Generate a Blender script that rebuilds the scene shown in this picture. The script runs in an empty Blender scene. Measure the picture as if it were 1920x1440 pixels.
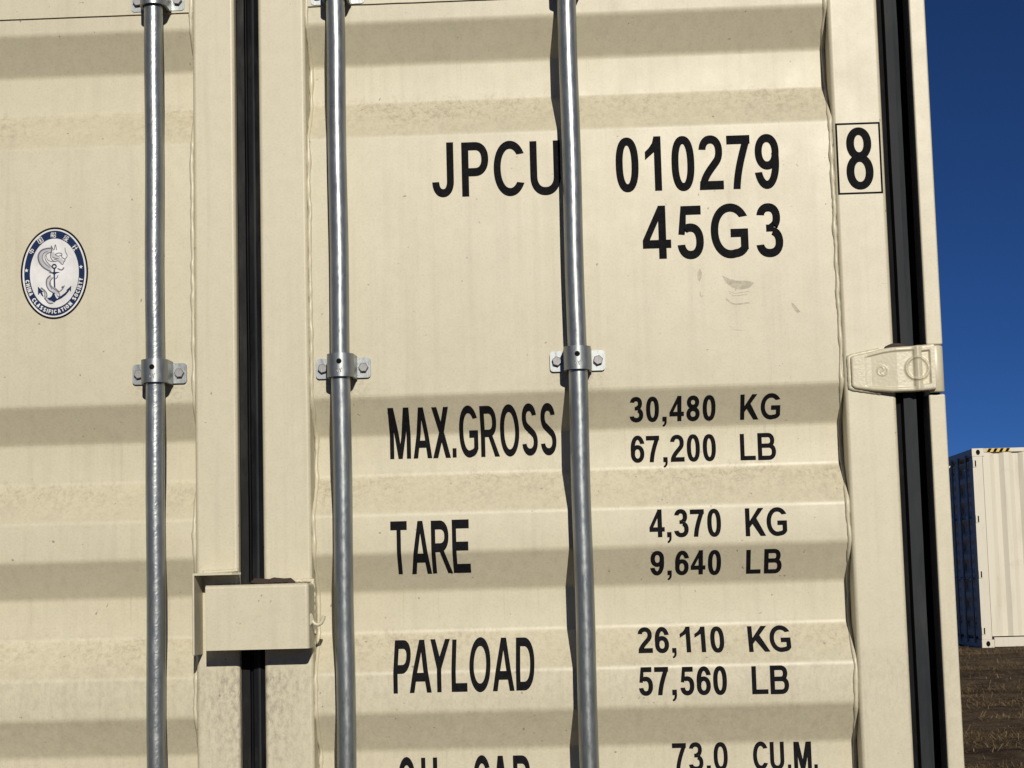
import bpy, bmesh, math, random
from mathutils import Vector, Matrix, noise
random.seed(7)
sc = bpy.context.scene
R = math.radians

# ------------------------------------------------------------------ camera
cam_d = bpy.data.cameras.new('camera')
cam = bpy.data.objects.new('camera', cam_d)
sc.collection.objects.link(cam)
cam.matrix_world = Matrix(((0.998734, 0.030413, 0.040074, 0.59295),
                           (0.043171, -0.109149, -0.993088, -3.16733),
                           (-0.025829, 0.993560, -0.110323, 1.35),
                           (0, 0, 0, 1)))
cam_d.sensor_width = 36.0
cam_d.lens = 63.75
cam_d.clip_start = 0.05
cam_d.clip_end = 3000
sc.camera = cam

# ------------------------------------------------------------------ light
TO_SUN = Vector((0.20, -1.0, 0.43)).normalized()
world = bpy.data.worlds.new('World')
sc.world = world
world.use_nodes = True
wn = world.node_tree
wn.nodes.clear()
sky = wn.nodes.new('ShaderNodeTexSky')
sky.sky_type = 'NISHITA'
sky.sun_disc = False
sky.sun_elevation = math.asin(TO_SUN.z)
sky.sun_rotation = math.atan2(TO_SUN.x, TO_SUN.y)
sky.altitude = 7000
sky.air_density = 0.85
sky.dust_density = 1.0
sky.ozone_density = 10.0
bg = wn.nodes.new('ShaderNodeBackground')
bg.inputs['Strength'].default_value = 0.05
out = wn.nodes.new('ShaderNodeOutputWorld')
wn.links.new(sky.outputs[0], bg.inputs['Color'])
wn.links.new(bg.outputs[0], out.inputs['Surface'])

sun_d = bpy.data.lights.new('sun', 'SUN')
sun_d.energy = 5.0
sun_d.angle = R(0.5)
sun_d.color = (1.0, 0.935, 0.83)
sun = bpy.data.objects.new('sun', sun_d)
sc.collection.objects.link(sun)
sun.rotation_euler = TO_SUN.to_track_quat('Z', 'Y').to_euler()
sun.location = (4, -12, 8)

vs = sc.view_settings
vs.view_transform = 'Standard'
vs.look = 'None'
vs.exposure = -0.24
vs.gamma = 1.0
vs.use_curve_mapping = False

# ------------------------------------------------------------------ node helpers
class NT:
    def __init__(s, name):
        s.m = bpy.data.materials.new(name)
        s.m.use_nodes = True
        s.t = s.m.node_tree
        s.b = s.t.nodes['Principled BSDF']
        s.tc = s.t.nodes.new('ShaderNodeTexCoord')
        s.geo = s.t.nodes.new('ShaderNodeNewGeometry')
    def link(s, a, b):
        s.t.links.new(a, b)
    def put(s, sock, v):
        if hasattr(v, 'is_output') or isinstance(v, bpy.types.NodeSocket):
            s.link(v, sock)
        else:
            sock.default_value = v
    def math(s, op, a, b=0.0, clamp=False):
        n = s.t.nodes.new('ShaderNodeMath'); n.operation = op; n.use_clamp = clamp
        s.put(n.inputs[0], a); s.put(n.inputs[1], b)
        return n.outputs[0]
    def mapr(s, v, a, b, c=0.0, d=1.0):
        n = s.t.nodes.new('ShaderNodeMapRange'); n.clamp = True
        s.put(n.inputs[0], v)
        for i, x in enumerate((a, b, c, d)): n.inputs[i + 1].default_value = x
        return n.outputs[0]
    def noise(s, scale, detail=4, rough=0.55, stretch=(1, 1, 1), dist=0.0, space='Object', off=(0, 0, 0)):
        mp = s.t.nodes.new('ShaderNodeMapping')
        mp.inputs['Scale'].default_value = stretch
        mp.inputs['Location'].default_value = off
        s.link(s.tc.outputs[space], mp.inputs['Vector'])
        n = s.t.nodes.new('ShaderNodeTexNoise')
        n.inputs['Scale'].default_value = scale
        n.inputs['Detail'].default_value = detail
        n.inputs['Roughness'].default_value = rough
        n.inputs['Distortion'].default_value = dist
        s.link(mp.outputs[0], n.inputs['Vector'])
        return n.outputs['Fac']
    def mix(s, f, a, b, mode='MIX'):
        n = s.t.nodes.new('ShaderNodeMix'); n.data_type = 'RGBA'; n.blend_type = mode
        s.put(n.inputs[0], f)
        s.put(n.inputs[6], a if not isinstance(a, tuple) else (*a, 1))
        s.put(n.inputs[7], b if not isinstance(b, tuple) else (*b, 1))
        return n.outputs[2]
    def sep(s, v):
        n = s.t.nodes.new('ShaderNodeSeparateXYZ'); s.link(v, n.inputs[0])
        return n.outputs
    def bump(s, h, dist=0.001, strength=1.0, prev=None):
        n = s.t.nodes.new('ShaderNodeBump')
        n.inputs['Distance'].default_value = dist
        n.inputs['Strength'].default_value = strength
        s.link(h, n.inputs['Height'])
        if prev is not None: s.link(prev, n.inputs['Normal'])
        return n.outputs[0]
    def done(s, col=None, rough=None, metal=None, normal=None, spec=None):
        if col is not None: s.put(s.b.inputs['Base Color'], (*col, 1) if isinstance(col, tuple) else col)
        if rough is not None: s.put(s.b.inputs['Roughness'], rough)
        if metal is not None: s.put(s.b.inputs['Metallic'], metal)
        if spec is not None: s.put(s.b.inputs['Specular IOR Level'], spec)
        if normal is not None: s.link(normal, s.b.inputs['Normal'])
        return s.m

CREAM = (0.530, 0.491, 0.362)
def paint(name, base=CREAM, dirt=1.0, box_stain=False, rough=0.465, ledges=False):
    t = NT(name)
    big = t.noise(1.7, 3, 0.5)
    mid = t.noise(9, 5, 0.6)
    fine = t.noise(260, 3, 0.6)
    streak = t.noise(60, 4, 0.6, (1, 1, 0.035))
    col = t.mix(t.mapr(big, 0.3, 0.7), tuple(c * 0.95 for c in base), tuple(c * 1.03 for c in base))
    col = t.mix(t.mapr(mid, 0.35, 0.75, 0, 0.35), col, tuple(c * k for c, k in zip(base, (0.90, 0.89, 0.87))))
    col = t.mix(t.mapr(streak, 0.50, 0.78, 0, 0.26 * dirt), col, (0.30, 0.26, 0.19))
    # fine mottle and speckle of grime
    mot = t.noise(48, 5, 0.7, off=(2, 9, 4))
    col = t.mix(t.mapr(mot, 0.42, 0.66, 0, 0.36), col, tuple(c * k for c, k in zip(base, (0.84, 0.83, 0.80))))
    col = t.mix(t.mapr(fine, 0.48, 0.72, 0, 0.22 * dirt), col, (0.24, 0.21, 0.16))
    P = t.sep(t.tc.outputs['Object'])
    if ledges:
        # dust washed onto the ledges that face up, ragged edges, runs below
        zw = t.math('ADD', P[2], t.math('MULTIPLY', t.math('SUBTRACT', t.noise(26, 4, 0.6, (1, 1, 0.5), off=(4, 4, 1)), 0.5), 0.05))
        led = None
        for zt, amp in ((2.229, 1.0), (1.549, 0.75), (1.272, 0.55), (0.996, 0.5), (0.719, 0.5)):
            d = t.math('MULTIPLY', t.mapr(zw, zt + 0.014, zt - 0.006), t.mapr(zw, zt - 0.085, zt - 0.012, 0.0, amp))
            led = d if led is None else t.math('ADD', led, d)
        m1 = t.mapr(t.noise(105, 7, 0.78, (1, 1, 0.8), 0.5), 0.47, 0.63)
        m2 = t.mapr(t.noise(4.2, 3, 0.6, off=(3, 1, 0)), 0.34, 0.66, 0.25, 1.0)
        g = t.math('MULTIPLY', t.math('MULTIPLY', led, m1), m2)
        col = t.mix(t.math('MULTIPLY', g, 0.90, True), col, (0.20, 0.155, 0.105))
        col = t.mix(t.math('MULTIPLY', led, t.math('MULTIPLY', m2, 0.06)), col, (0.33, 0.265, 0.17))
        # thin runs under the folds
        rn = t.mapr(t.noise(120, 3, 0.6, (1, 1, 0.02), off=(5, 0, 3)), 0.60, 0.76)
        rz = None
        for zt in (2.302, 1.622, 1.345, 1.068):
            d = t.math('MULTIPLY', t.mapr(P[2], zt - 0.075, zt - 0.005), t.mapr(P[2], zt + 0.02, zt))
            rz = d if rz is None else t.math('ADD', rz, d)
        col = t.mix(t.math('MULTIPLY', t.math('MULTIPLY', rn, rz), 0.35), col, (0.25, 0.21, 0.15))
    # rare dark specks
    sp = t.mapr(t.noise(95, 2, 0.4, off=(7, 2, 5)), 0.745, 0.775)
    col = t.mix(t.math('MULTIPLY', sp, 0.6 * dirt), col, (0.10, 0.08, 0.06))
    if box_stain:
        zz = t.math('MULTIPLY', t.mapr(P[2], 0.93, 1.22), t.mapr(P[2], 1.24, 1.20))
        xx = t.mapr(t.math('ABSOLUTE', P[0]), 0.115, 0.03)
        sn = t.mapr(t.noise(110, 6, 0.75, (1, 1, 0.55)), 0.44, 0.66)
        sf = t.math('MULTIPLY', t.math('MULTIPLY', zz, t.math('ADD', xx, 0.35)), sn)
        col = t.mix(t.math('MULTIPLY', sf, 0.66, True), col, (0.13, 0.11, 0.085))
        bz = t.math('MULTIPLY', t.mapr(P[2], 1.665, 1.712), t.mapr(P[2], 1.730, 1.716))
        bm_ = None
        for xb in (-0.161, 0.1672, 0.5815):
            d = t.mapr(t.math('ABSOLUTE', t.math('SUBTRACT', P[0], xb)), 0.060, 0.030)
            bm_ = d if bm_ is None else t.math('ADD', bm_, d)
        bn = t.mapr(t.noise(150, 6, 0.75), 0.46, 0.64)
        col = t.mix(t.math('MULTIPLY', t.math('MULTIPLY', bz, bm_), t.math('MULTIPLY', bn, 0.42)), col, (0.13, 0.11, 0.085))
    rg = t.mapr(t.noise(14, 4, 0.6, off=(1, 5, 2)), 0.3, 0.7, rough - 0.03, rough + 0.05)
    n1 = t.bump(t.noise(2.6, 2, 0.4, (0.8, 1, 1.2)), 0.0022, 0.3)
    n2 = t.bump(t.noise(420, 2, 0.5), 0.0002, 0.35, n1)
    return t.done(col, rg, 0.0, n2, 0.62)

M_PAINT = paint('cream_paint', box_stain=True)
M_PANEL = paint('cream_panel_paint', box_stain=True, ledges=True)
M_CAST = paint('cream_cast_paint', dirt=0.7, rough=0.40)
M_FAR = paint('far_cream_paint', (0.56, 0.525, 0.43), 0.9)
def far_side():
    t = NT('far_side_paint')
    st = t.noise(7, 5, 0.65, (1, 1, 0.12))
    blot = t.noise(2.2, 5, 0.7)
    col = t.mix(t.mapr(st, 0.55, 0.75, 0, 0.5), (0.57, 0.535, 0.435), (0.40, 0.36, 0.27))
    col = t.mix(t.mapr(blot, 0.58, 0.72, 0, 0.4), col, (0.40, 0.34, 0.25))
    return t.done(col, 0.55)
M_FARSIDE = far_side()

def ink():
    t = NT('black_stencil_vinyl')
    n = t.noise(180, 4, 0.6)
    col = t.mix(t.mapr(n, 0.35, 0.75), (0.007, 0.007, 0.0085), (0.013, 0.0125, 0.014))
    return t.done(col, t.mapr(t.noise(60, 3), 0.3, 0.7, 0.75, 0.9), 0.0, None, 0.04)
M_INK = ink()

def rubber(name='black_rubber', c0=(0.005, 0.0055, 0.007), c1=(0.012, 0.012, 0.014)):
    t = NT(name)
    n = t.noise(40, 5, 0.6, (1, 1, 0.25))
    col = t.mix(t.mapr(n, 0.35, 0.75), c0, c1)
    du = t.mapr(t.noise(16, 6, 0.75, (1, 1, 0.3), off=(1, 8, 3)), 0.52, 0.78, 0, 0.30)
    col = t.mix(du, col, (0.075, 0.070, 0.062))
    return t.done(col, t.mapr(n, 0.3, 0.7, 0.5, 0.7), 0.0, t.bump(t.noise(30, 2, 0.5, (1, 1, 0.15)), 0.001, 0.5), 0.14)
M_RUBBER = rubber()
M_RUBBER0 = rubber('deep_black_rubber', (0.0025, 0.0025, 0.003), (0.006, 0.006, 0.007))
M_RUBBER2 = rubber('grey_rubber', (0.020, 0.023, 0.026), (0.034, 0.037, 0.040))
def plain(name, c, r=0.6, metal=0.0, spec=0.5):
    t = NT(name)
    n = t.noise(30, 4)
    col = t.mix(t.mapr(n, 0.3, 0.7), tuple(x * 0.85 for x in c), tuple(min(1, x * 1.12) for x in c))
    return t.done(col, r, metal, None, spec)
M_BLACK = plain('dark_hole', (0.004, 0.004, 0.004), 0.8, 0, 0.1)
M_SEAL = plain('brown_sealant', (0.045, 0.032, 0.026), 0.7, 0, 0.3)
M_WHITE = plain('white_vinyl', (0.62, 0.62, 0.62), 0.55, 0, 0.3)
M_NAVY = plain('navy_vinyl', (0.006, 0.020, 0.070), 0.6, 0, 0.12)
M_LINE = plain('grey_print', (0.12, 0.125, 0.15), 0.6, 0, 0.15)
M_PALE = plain('pale_grey_print', (0.42, 0.42, 0.45), 0.6, 0, 0.2)
M_YELLOW = plain('yellow_tape', (0.62, 0.40, 0.05), 0.5)

def galv(name, base, rough, spiral=False):
    t = NT(name)
    n = t.noise(22, 6, 0.65, (1, 1, 0.5))
    f = t.noise(160, 4, 0.6, (1, 1, 0.4))
    col = t.mix(t.mapr(n, 0.3, 0.7), tuple(c * 0.80 for c in base), tuple(min(1, c * 1.10) for c in base))
    rg = t.mapr(f, 0.3, 0.75, rough - 0.06, rough + 0.12)
    if spiral:
        P = t.sep(t.tc.outputs['Object'])
        w = t.t.nodes.new('ShaderNodeTexWave')
        w.wave_type = 'BANDS'; w.bands_direction = 'Z'
        mp = t.t.nodes.new('ShaderNodeMapping'); mp.inputs['Rotation'].default_value = (0, R(38), 0)
        t.link(t.tc.outputs['Object'], mp.inputs['Vector']); t.link(mp.outputs[0], w.inputs['Vector'])
        w.inputs['Scale'].default_value = 30; w.inputs['Distortion'].default_value = 9.0
        w.inputs['Detail'].default_value = 3; w.inputs['Detail Scale'].default_value = 2.5
        nb = t.bump(w.outputs['Fac'], 0.0003, 0.30)
        nb = t.bump(t.noise(70, 4, 0.6, (1, 1, 0.4)), 0.0006, 0.28, nb)
    else:
        nb = t.bump(t.noise(55, 4, 0.6, (1, 1, 0.35)), 0.0007, 0.30)
        nb = t.bump(t.noise(300, 2, 0.6, (1, 1, 0.10)), 0.0002, 0.4, nb)
    sc_ = t.mapr(t.noise(75, 3, 0.6, (1, 1, 0.06), off=(3, 3, 3)), 0.66, 0.72)
    col = t.mix(t.math('MULTIPLY', sc_, 0.5), col, (0.62, 0.63, 0.62))
    rs = t.mapr(t.noise(33, 5, 0.7, off=(8, 1, 2)), 0.70, 0.78)
    col = t.mix(t.math('MULTIPLY', rs, 0.5), col, (0.16, 0.12, 0.09))
    return t.done(col, rg, 0.78, nb)
M_BAR = galv('galvanised_bar', (0.30, 0.32, 0.315), 0.32)
M_BAR1 = galv('galvanised_bar_ground', (0.30, 0.32, 0.315), 0.33, True)
M_STRAP = galv('galvanised_bracket', (0.30, 0.32, 0.32), 0.38)
M_BOLT = galv('galvanised_bolt', (0.25, 0.245, 0.25), 0.55)

def scuff():
    t = NT('grey_scuff')
    a = t.mapr(t.noise(85, 5, 0.7, (1, 1, 1.8), 0.5), 0.30, 0.75, 0.04, 0.38)
    tr = t.t.nodes.new('ShaderNodeBsdfTransparent')
    mx = t.t.nodes.new('ShaderNodeMixShader')
    t.done((0.20, 0.17, 0.13), 0.6)
    t.link(a, mx.inputs[0]); t.link(tr.outputs[0], mx.inputs[1]); t.link(t.b.outputs[0], mx.inputs[2])
    t.link(mx.outputs[0], t.t.nodes['Material Output'].inputs['Surface'])
    return t.m
M_SCUFF = scuff()

def soil():
    t = NT('dry_soil')
    a = t.noise(0.6, 6, 0.7, (0.8, 1.1, 1), 1.2)
    b = t.noise(3.0, 7, 0.72, (0.8, 1.1, 1), 0.8)
    c = t.noise(28, 6, 0.75, (0.7, 1.4, 1))
    col = t.mix(t.mapr(a, 0.35, 0.65), (0.032, 0.022, 0.015), (0.100, 0.069, 0.043))
    col = t.mix(t.mapr(b, 0.45, 0.66, 0, 0.85), col, (0.180, 0.128, 0.075))
    col = t.mix(t.mapr(c, 0.50, 0.72, 0, 0.6), col, (0.018, 0.013, 0.010))
    n = t.bump(b, 0.05, 0.7)
    n = t.bump(c, 0.03, 0.9, n)
    return t.done(col, 0.95, 0, n, 0.1)
M_SOIL = soil()
def straw():
    t = NT('dry_straw')
    a = t.noise(1.1, 4, 0.6)
    col = t.mix(t.mapr(a, 0.35, 0.65), (0.10, 0.068, 0.038), (0.29, 0.21, 0.115))
    return t.done(col, 0.8, 0, None, 0.2)
M_STRAW = straw()

# ------------------------------------------------------------------ mesh helpers
class MB:
    def __init__(s): s.v = []; s.f = []; s.mi = []
    def add(s, verts, faces, mi=0):
        o = len(s.v); s.v += [tuple(p) for p in verts]
        for f in faces: s.f.append([i + o for i in f]); s.mi.append(mi)
    def box(s, x0, x1, y0, y1, z0, z1, mi=0):
        s.add([(x0,y0,z0),(x1,y0,z0),(x1,y1,z0),(x0,y1,z0),(x0,y0,z1),(x1,y0,z1),(x1,y1,z1),(x0,y1,z1)],
              [(0,1,5,4),(1,2,6,5),(2,3,7,6),(3,0,4,7),(4,5,6,7),(3,2,1,0)], mi)
    def tube(s, pts, r, n=12, mi=0, cap=True, wob=None):
        pts = [Vector(p) for p in pts]; rings = []
        ref = Vector((0.31, -0.9, 0.2)).normalized()
        for i, p in enumerate(pts):
            d = (pts[min(i + 1, len(pts) - 1)] - pts[max(i - 1, 0)]).normalized()
            u = d.cross(ref); u.normalize(); w = d.cross(u)
            rr = r(i) if callable(r) else r
            rings.append([p + (u * math.cos(k * 2 * math.pi / n) + w * math.sin(k * 2 * math.pi / n)) * rr for k in range(n)])
        v = [q for rg in rings for q in rg]
        f = [(i*n+k, i*n+(k+1) % n, (i+1)*n+(k+1) % n, (i+1)*n+k) for i in range(len(pts)-1) for k in range(n)]
        if cap: f += [tuple(range(n - 1, -1, -1)), tuple((len(pts)-1)*n + k for k in range(n))]
        s.add(v, f, mi)
    def strip(s, prof, z0, z1, mi=0):          # (x,y) profile extruded along z
        v = [(x, y, z0) for x, y in prof] + [(x, y, z1) for x, y in prof]; n = len(prof)
        s.add(v, [(i, i+1, n+i+1, n+i) for i in range(n-1)], mi)
    def build(s, name, mats, parent=None, bevel=0, seg=2, smooth=False, angle=None):
        me = bpy.data.meshes.new(name)
        me.from_pydata(s.v, [], s.f)
        for m in (mats if isinstance(mats, (list, tuple)) else [mats]): me.materials.append(m)
        me.polygons.foreach_set('material_index', s.mi)
        bm = bmesh.new(); bm.from_mesh(me)
        if bevel:
            es = [e for e in bm.edges if len(e.link_faces) == 2 and e.calc_face_angle(0) > 0.6]
            bmesh.ops.bevel(bm, geom=es, offset=bevel, segments=seg, profile=0.5, affect='EDGES', clamp_overlap=True)
        bmesh.ops.recalc_face_normals(bm, faces=bm.faces)
        bm.to_mesh(me); bm.free()
        if smooth:
            for p in me.polygons: p.use_smooth = True
            if angle:
                me.set_sharp_from_angle(angle=R(angle))
        me.update()
        o = bpy.data.objects.new(name, me)
        sc.collection.objects.link(o)
        if parent is not None: o.parent = parent
        return o
def boxobj(name, parent, x0, x1, y0, y1, z0, z1, mat, bevel=0.0, seg=3):
    b = MB(); b.box(x0, x1, y0, y1, z0, z1)
    o = b.build(name, mat, parent, bevel, seg, smooth=bool(bevel), angle=40 if bevel else None)
    if bevel: o.modifiers.new('weighted', 'WEIGHTED_NORMAL').weight = 90
    return o
def empty(name, loc=(0, 0, 0)):
    o = bpy.data.objects.new(name, None); sc.collection.objects.link(o); o.location = loc
    o.empty_display_size = 0.1
    return o
def tag(o, label=None, cat=None, group=None, kind=None):
    if label: o['label'] = label
    if cat: o['category'] = cat
    if group: o['group'] = group
    if kind: o['kind'] = kind
    return o

# ------------------------------------------------------------------ ground
def gz(x, y):
    t = min(1, max(0, (y - 5) / 17)); s = t * t * (3 - 2 * t)
    h = -0.16 + 0.435 * s
    w = min(1, max(0, (abs(y - 4.5) - 8) / 4)) if abs(x) < 3 else min(1, max(0, (y - 4) / 4)) if y > 0 else 0.4
    if 22.5 < y < 27.5 and x > 5.5: w *= 0.1
    h += 0.020 * w * noise.noise((x * 0.5, y * 0.8, 3)) + 0.018 * w * noise.noise((x * 1.7, y * 2.6, 9))
    return h
def axis(lo, hi, dense, step, far):
    a = [dense[0] + i * step for i in range(int((dense[1] - dense[0]) / step) + 1)]
    g = step
    while a[-1] < hi: g *= far; a.append(a[-1] + g)
    g = step; p = []
    q = a[0]
    while q > lo: g *= far; q -= g; p.append(q)
    return p[::-1] + a
b = MB()
xs = axis(-900, 900, (-4, 16), 0.16, 1.25); ys = axis(-900, 900, (-5, 30), 0.16, 1.25)
b.add([(x, y, gz(x, y)) for y in ys for x in xs],
      [(j*len(xs)+i, j*len(xs)+i+1, (j+1)*len(xs)+i+1, (j+1)*len(xs)+i) for j in range(len(ys)-1) for i in range(len(xs)-1)])
ground = b.build('ground', M_SOIL, smooth=True)
tag(ground, 'dark brown dry soil with flattened straw', 'ground', kind='structure')

b = MB()
rg = random.Random(3)
def blade(x, y, L, lay):
    a = rg.uniform(0, 2 * math.pi); d = Vector((math.cos(a), math.sin(a), 0))
    w = Vector((-d.y, d.x, 0)) * rg.uniform(0.0010, 0.0026)
    z = gz(x, y) + 0.004
    h = L * lay
    p0 = Vector((x, y, z)); p1 = p0 + d * L * 0.55 + Vector((0, 0, h)); p2 = p0 + d * L + Vector((0, 0, h * rg.uniform(0.3, 1.1)))
    b.add([p0 - w, p0 + w, p1 + w, p1 - w, p2], [(0, 1, 2, 3), (3, 2, 4)])
n_ok = 0
while n_ok < 90000:
    u = rg.random()
    if u < 0.80: x, y = rg.uniform(2.6, 8.2), rg.uniform(9.5, 23.4)
    else: x, y = rg.uniform(-7, 16), rg.uniform(-5, 30)
    if abs(x) < 1.25 and -0.1 < y < 12.3: continue
    if x > 6.1 and 23.3 < y < 26.2: continue
    c = noise.noise((x * 0.55, y * 1.3, 1.5)) + 0.5 * noise.noise((x * 2.1, y * 3.5, 4.0))
    if rg.random() > 0.08 + max(0, c - 0.05) * 2.4: continue
    blade(x, y, rg.uniform(0.03, 0.14), rg.choice((0.02, 0.04, 0.07, 0.12, 0.2, 0.4)))
    n_ok += 1
grass = b.build('dry_grass', M_STRAW)
tag(grass, 'flattened dry straw strewn over the brown soil', 'dry grass', kind='stuff')

# ------------------------------------------------------------------ main container
P0, P1 = 0.008, 0.054
ZB, ZT = -0.16, 2.736
BOX = empty('shipping_container', (0, 0, ZB))
tag(BOX, 'large cream shipping container seen close at its closed doors with black weight lettering', 'shipping container')
BOX_PI = Matrix.Translation((0, 0, -ZB))
def part(o):
    o.parent = BOX; o.matrix_parent_inverse = BOX_PI
    return o

PROF = [(2.60, P0), (2.368, P0), (2.302, P1), (2.229, P1), (2.158, P0), (1.687, P0), (1.622, P1), (1.549, P1),
        (1.480, P0), (1.411, P0), (1.345, P1), (1.272, P1), (1.205, P0), (1.135, P0), (1.068, P1), (0.996, P1),
        (0.928, P0), (0.858, P0), (0.792, P1), (0.719, P1), (0.652, P0), (0.582, P0), (0.516, P1), (0.443, P1),
        (0.376, P0), (0.10, P0)]
def rounded(prof, r=0.006, n=4):
    o = [prof[0]]
    for i in range(1, len(prof) - 1):
        a, p, c = Vector(prof[i-1]), Vector(prof[i]), Vector(prof[i+1])
        s, e = p + (a - p).normalized() * r, p + (c - p).normalized() * r
        for k in range(n + 1):
            t = k / n
            o.append(tuple(s * (1-t)**2 + p * 2*t*(1-t) + e * t*t))
    o.append(prof[-1])
    return o
RP = rounded(PROF)
ZS = [p[0] for p in RP]
def py(z):
    if z >= RP[0][0]: return RP[0][1]
    for (z0, y0), (z1, y1) in zip(RP, RP[1:]):
        if z0 >= z >= z1: return y0 + (y1 - y0) * (z0 - z) / max(1e-9, z0 - z1)
    return RP[-1][1]

def door(sgn):
    xa, xb = (0.107, 1.0457) if sgn > 0 else (-1.0457, -0.098)
    b = MB(); n = 24
    v = []
    for i in range(n + 1):
        x = xa - 0.004 + (xb - xa + 0.008) * i / n
        for z, y in RP: v.append((x, y, z))
    m = len(RP)
    b.add(v, [(i*m+k, (i+1)*m+k, (i+1)*m+k+1, i*m+k+1) for i in range(n) for k in range(m-1)])
    d = b.build('door', M_PANEL, smooth=True, angle=9)
    part(d)
    tag(d, 'right door leaf, corrugated cream steel with black lettering' if sgn > 0 else
        'left door leaf, corrugated cream steel with oval classification sticker')
    # upper sheet lapped over the pressed sheet, slightly wavy lower edge
    b = MB(); top, bot = [], []
    for i in range(61):
        x = xa + (xb - xa) * i / 60
        zz = 2.402 + 0.0012 * noise.noise((x * 14, sgn, 0)) - (0.003 if sgn < 0 else 0)
        bot.append((x, 0.0042, zz)); top.append((x, 0.0048, 2.60))
    back = [(x, P0 + 0.001, z) for x, y, z in bot]
    k = 61
    b.add(bot + top + back, [(i, i+1, k+i+1, k+i) for i in range(60)] + [(2*k+i, 2*k+i+1, i+1, i) for i in range(60)])
    b.build('upper_sheet', M_PAINT, d)
    # stiles and rails
    s = sgn
    inner = (0.0216, 0.107) if s > 0 else (-0.098, -0.0218)
    outer = (1.0457, 1.134) if s > 0 else (-1.134, -1.0457)
    for x0, x1 in (inner, outer):
        boxobj('stile', d, x0, x1, 0.0, 0.055, 0.0, 2.57, M_PAINT, 0.007, 4)
    boxobj('rail', d, xa + 0.0005, xb - 0.0005, 0.0012, 0.055, 2.50, 2.5695, M_PAINT, 0.005, 2)
    boxobj('rail', d, xa + 0.0005, xb - 0.0005, 0.0012, 0.055, 0.0005, 0.13, M_PAINT, 0.005, 2)
    # weld beads where the sheet meets the stiles
    for x, q in ((xa, 1), (xb, -1)):
        b = MB(); pts = []; rr = []
        for i in range(420):
            z = 2.49 - i * (2.49 - 0.14) / 419
            pts.append((x + q * (0.0030 + 0.0022 * noise.noise((z * 22, x * 9, 1)) + 0.0010 * noise.noise((z * 70, x * 9, 1))), py(z) - 0.0005, z))
            rr.append(0.0038 + 0.0022 * noise.noise((z * 38, x * 7, 5)) + 0.0008 * noise.noise((z * 130, x, 2)))
        b.tube(pts, lambda i: rr[i], 8)
        b.build('weld_bead', M_CAST, d, smooth=True)
    return d
door_r = door(1)
door_l = door(-1)

# gaskets
def gasket(prof, mats, name='gasket', parent=None, z0=0.02, z1=2.55):
    b = MB(); n = 90
    for (p, q, m) in prof:
        v = []
        for k in range(n + 1):
            z = z0 + (z1 - z0) * k / n
            for x, y in (p, q):
                v.append((x + 0.0007 * noise.noise((z * 5, x * 60, 1)) + 0.0003 * noise.noise((z * 23, x * 60, 2)), y + 0.0008 * noise.noise((z * 7, x * 60, 6)), z))
        b.add(v, [(2*k, 2*k+1, 2*k+3, 2*k+2) for k in range(n)], m)
    o = b.build(name, mats, parent)
    return o
gasket([((-0.030, 0.030), (-0.0200, 0.017), 0), ((-0.0200, 0.017), (-0.0075, 0.019), 0), ((-0.0075, 0.019), (-0.006, 0.026), 0),
        ((-0.006, 0.026), (0.0005, 0.026), 0)], [M_RUBBER0], parent=door_l)
gasket([((-0.004, 0.024), (0.000, 0.016), 0), ((0.000, 0.016), (0.0075, 0.0135), 0), ((0.0075, 0.0135), (0.0098, 0.0105), 1),
        ((0.0098, 0.0105), (0.0125, 0.0125), 1), ((0.0125, 0.0125), (0.019, 0.020), 0), ((0.019, 0.020), (0.030, 0.030), 0)],
       [M_RUBBER, M_RUBBER2], parent=door_r)
for s, dd in ((1, door_r), (-1, door_l)):
    gasket([((s*1.126, 0.030), (s*1.137, 0.026), 0), ((s*1.137, 0.026), (s*1.1455, 0.022), 0), ((s*1.1455, 0.022), (s*1.1475, 0.007), 0),
            ((s*1.1475, 0.007), (s*1.160, 0.0045), 1), ((s*1.160, 0.0045), (s*1.1695, 0.0085), 1), ((s*1.1695, 0.0085), (s*1.171, 0.050), 0)],
           [M_RUBBER, M_RUBBER2], parent=dd)

# corner posts: the hinge strip is cut where each hinge knuckle sits
HZ = (0.09, 0.895, 1.703, 2.512)
for s in (1, -1):
    x0, x1 = sorted((s * 1.1904, s * 1.219))
    main = boxobj('corner_post', None, *sorted((s * 1.1925, s * 1.2185)), 0.060, 0.16, -0.04, 2.616, M_PAINT, 0.004, 2)
    part(main)
    boxobj('jamb_shade', main, *sorted((s * 1.120, s * 1.1922)), 0.066, 0.100, -0.03, 2.57, M_BLACK)  # shade of the cream jamb behind the gasket gap, put in as black
    z = -0.04
    for h in list(HZ) + [None]:
        ze = (h - 0.0412) if h else 2.616
        seg = boxobj('hinge_strip', main, x0, x1, 0.0, 0.0625, z, ze, M_PAINT, 0.0032, 3)
        if h: z = h + 0.0452
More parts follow.
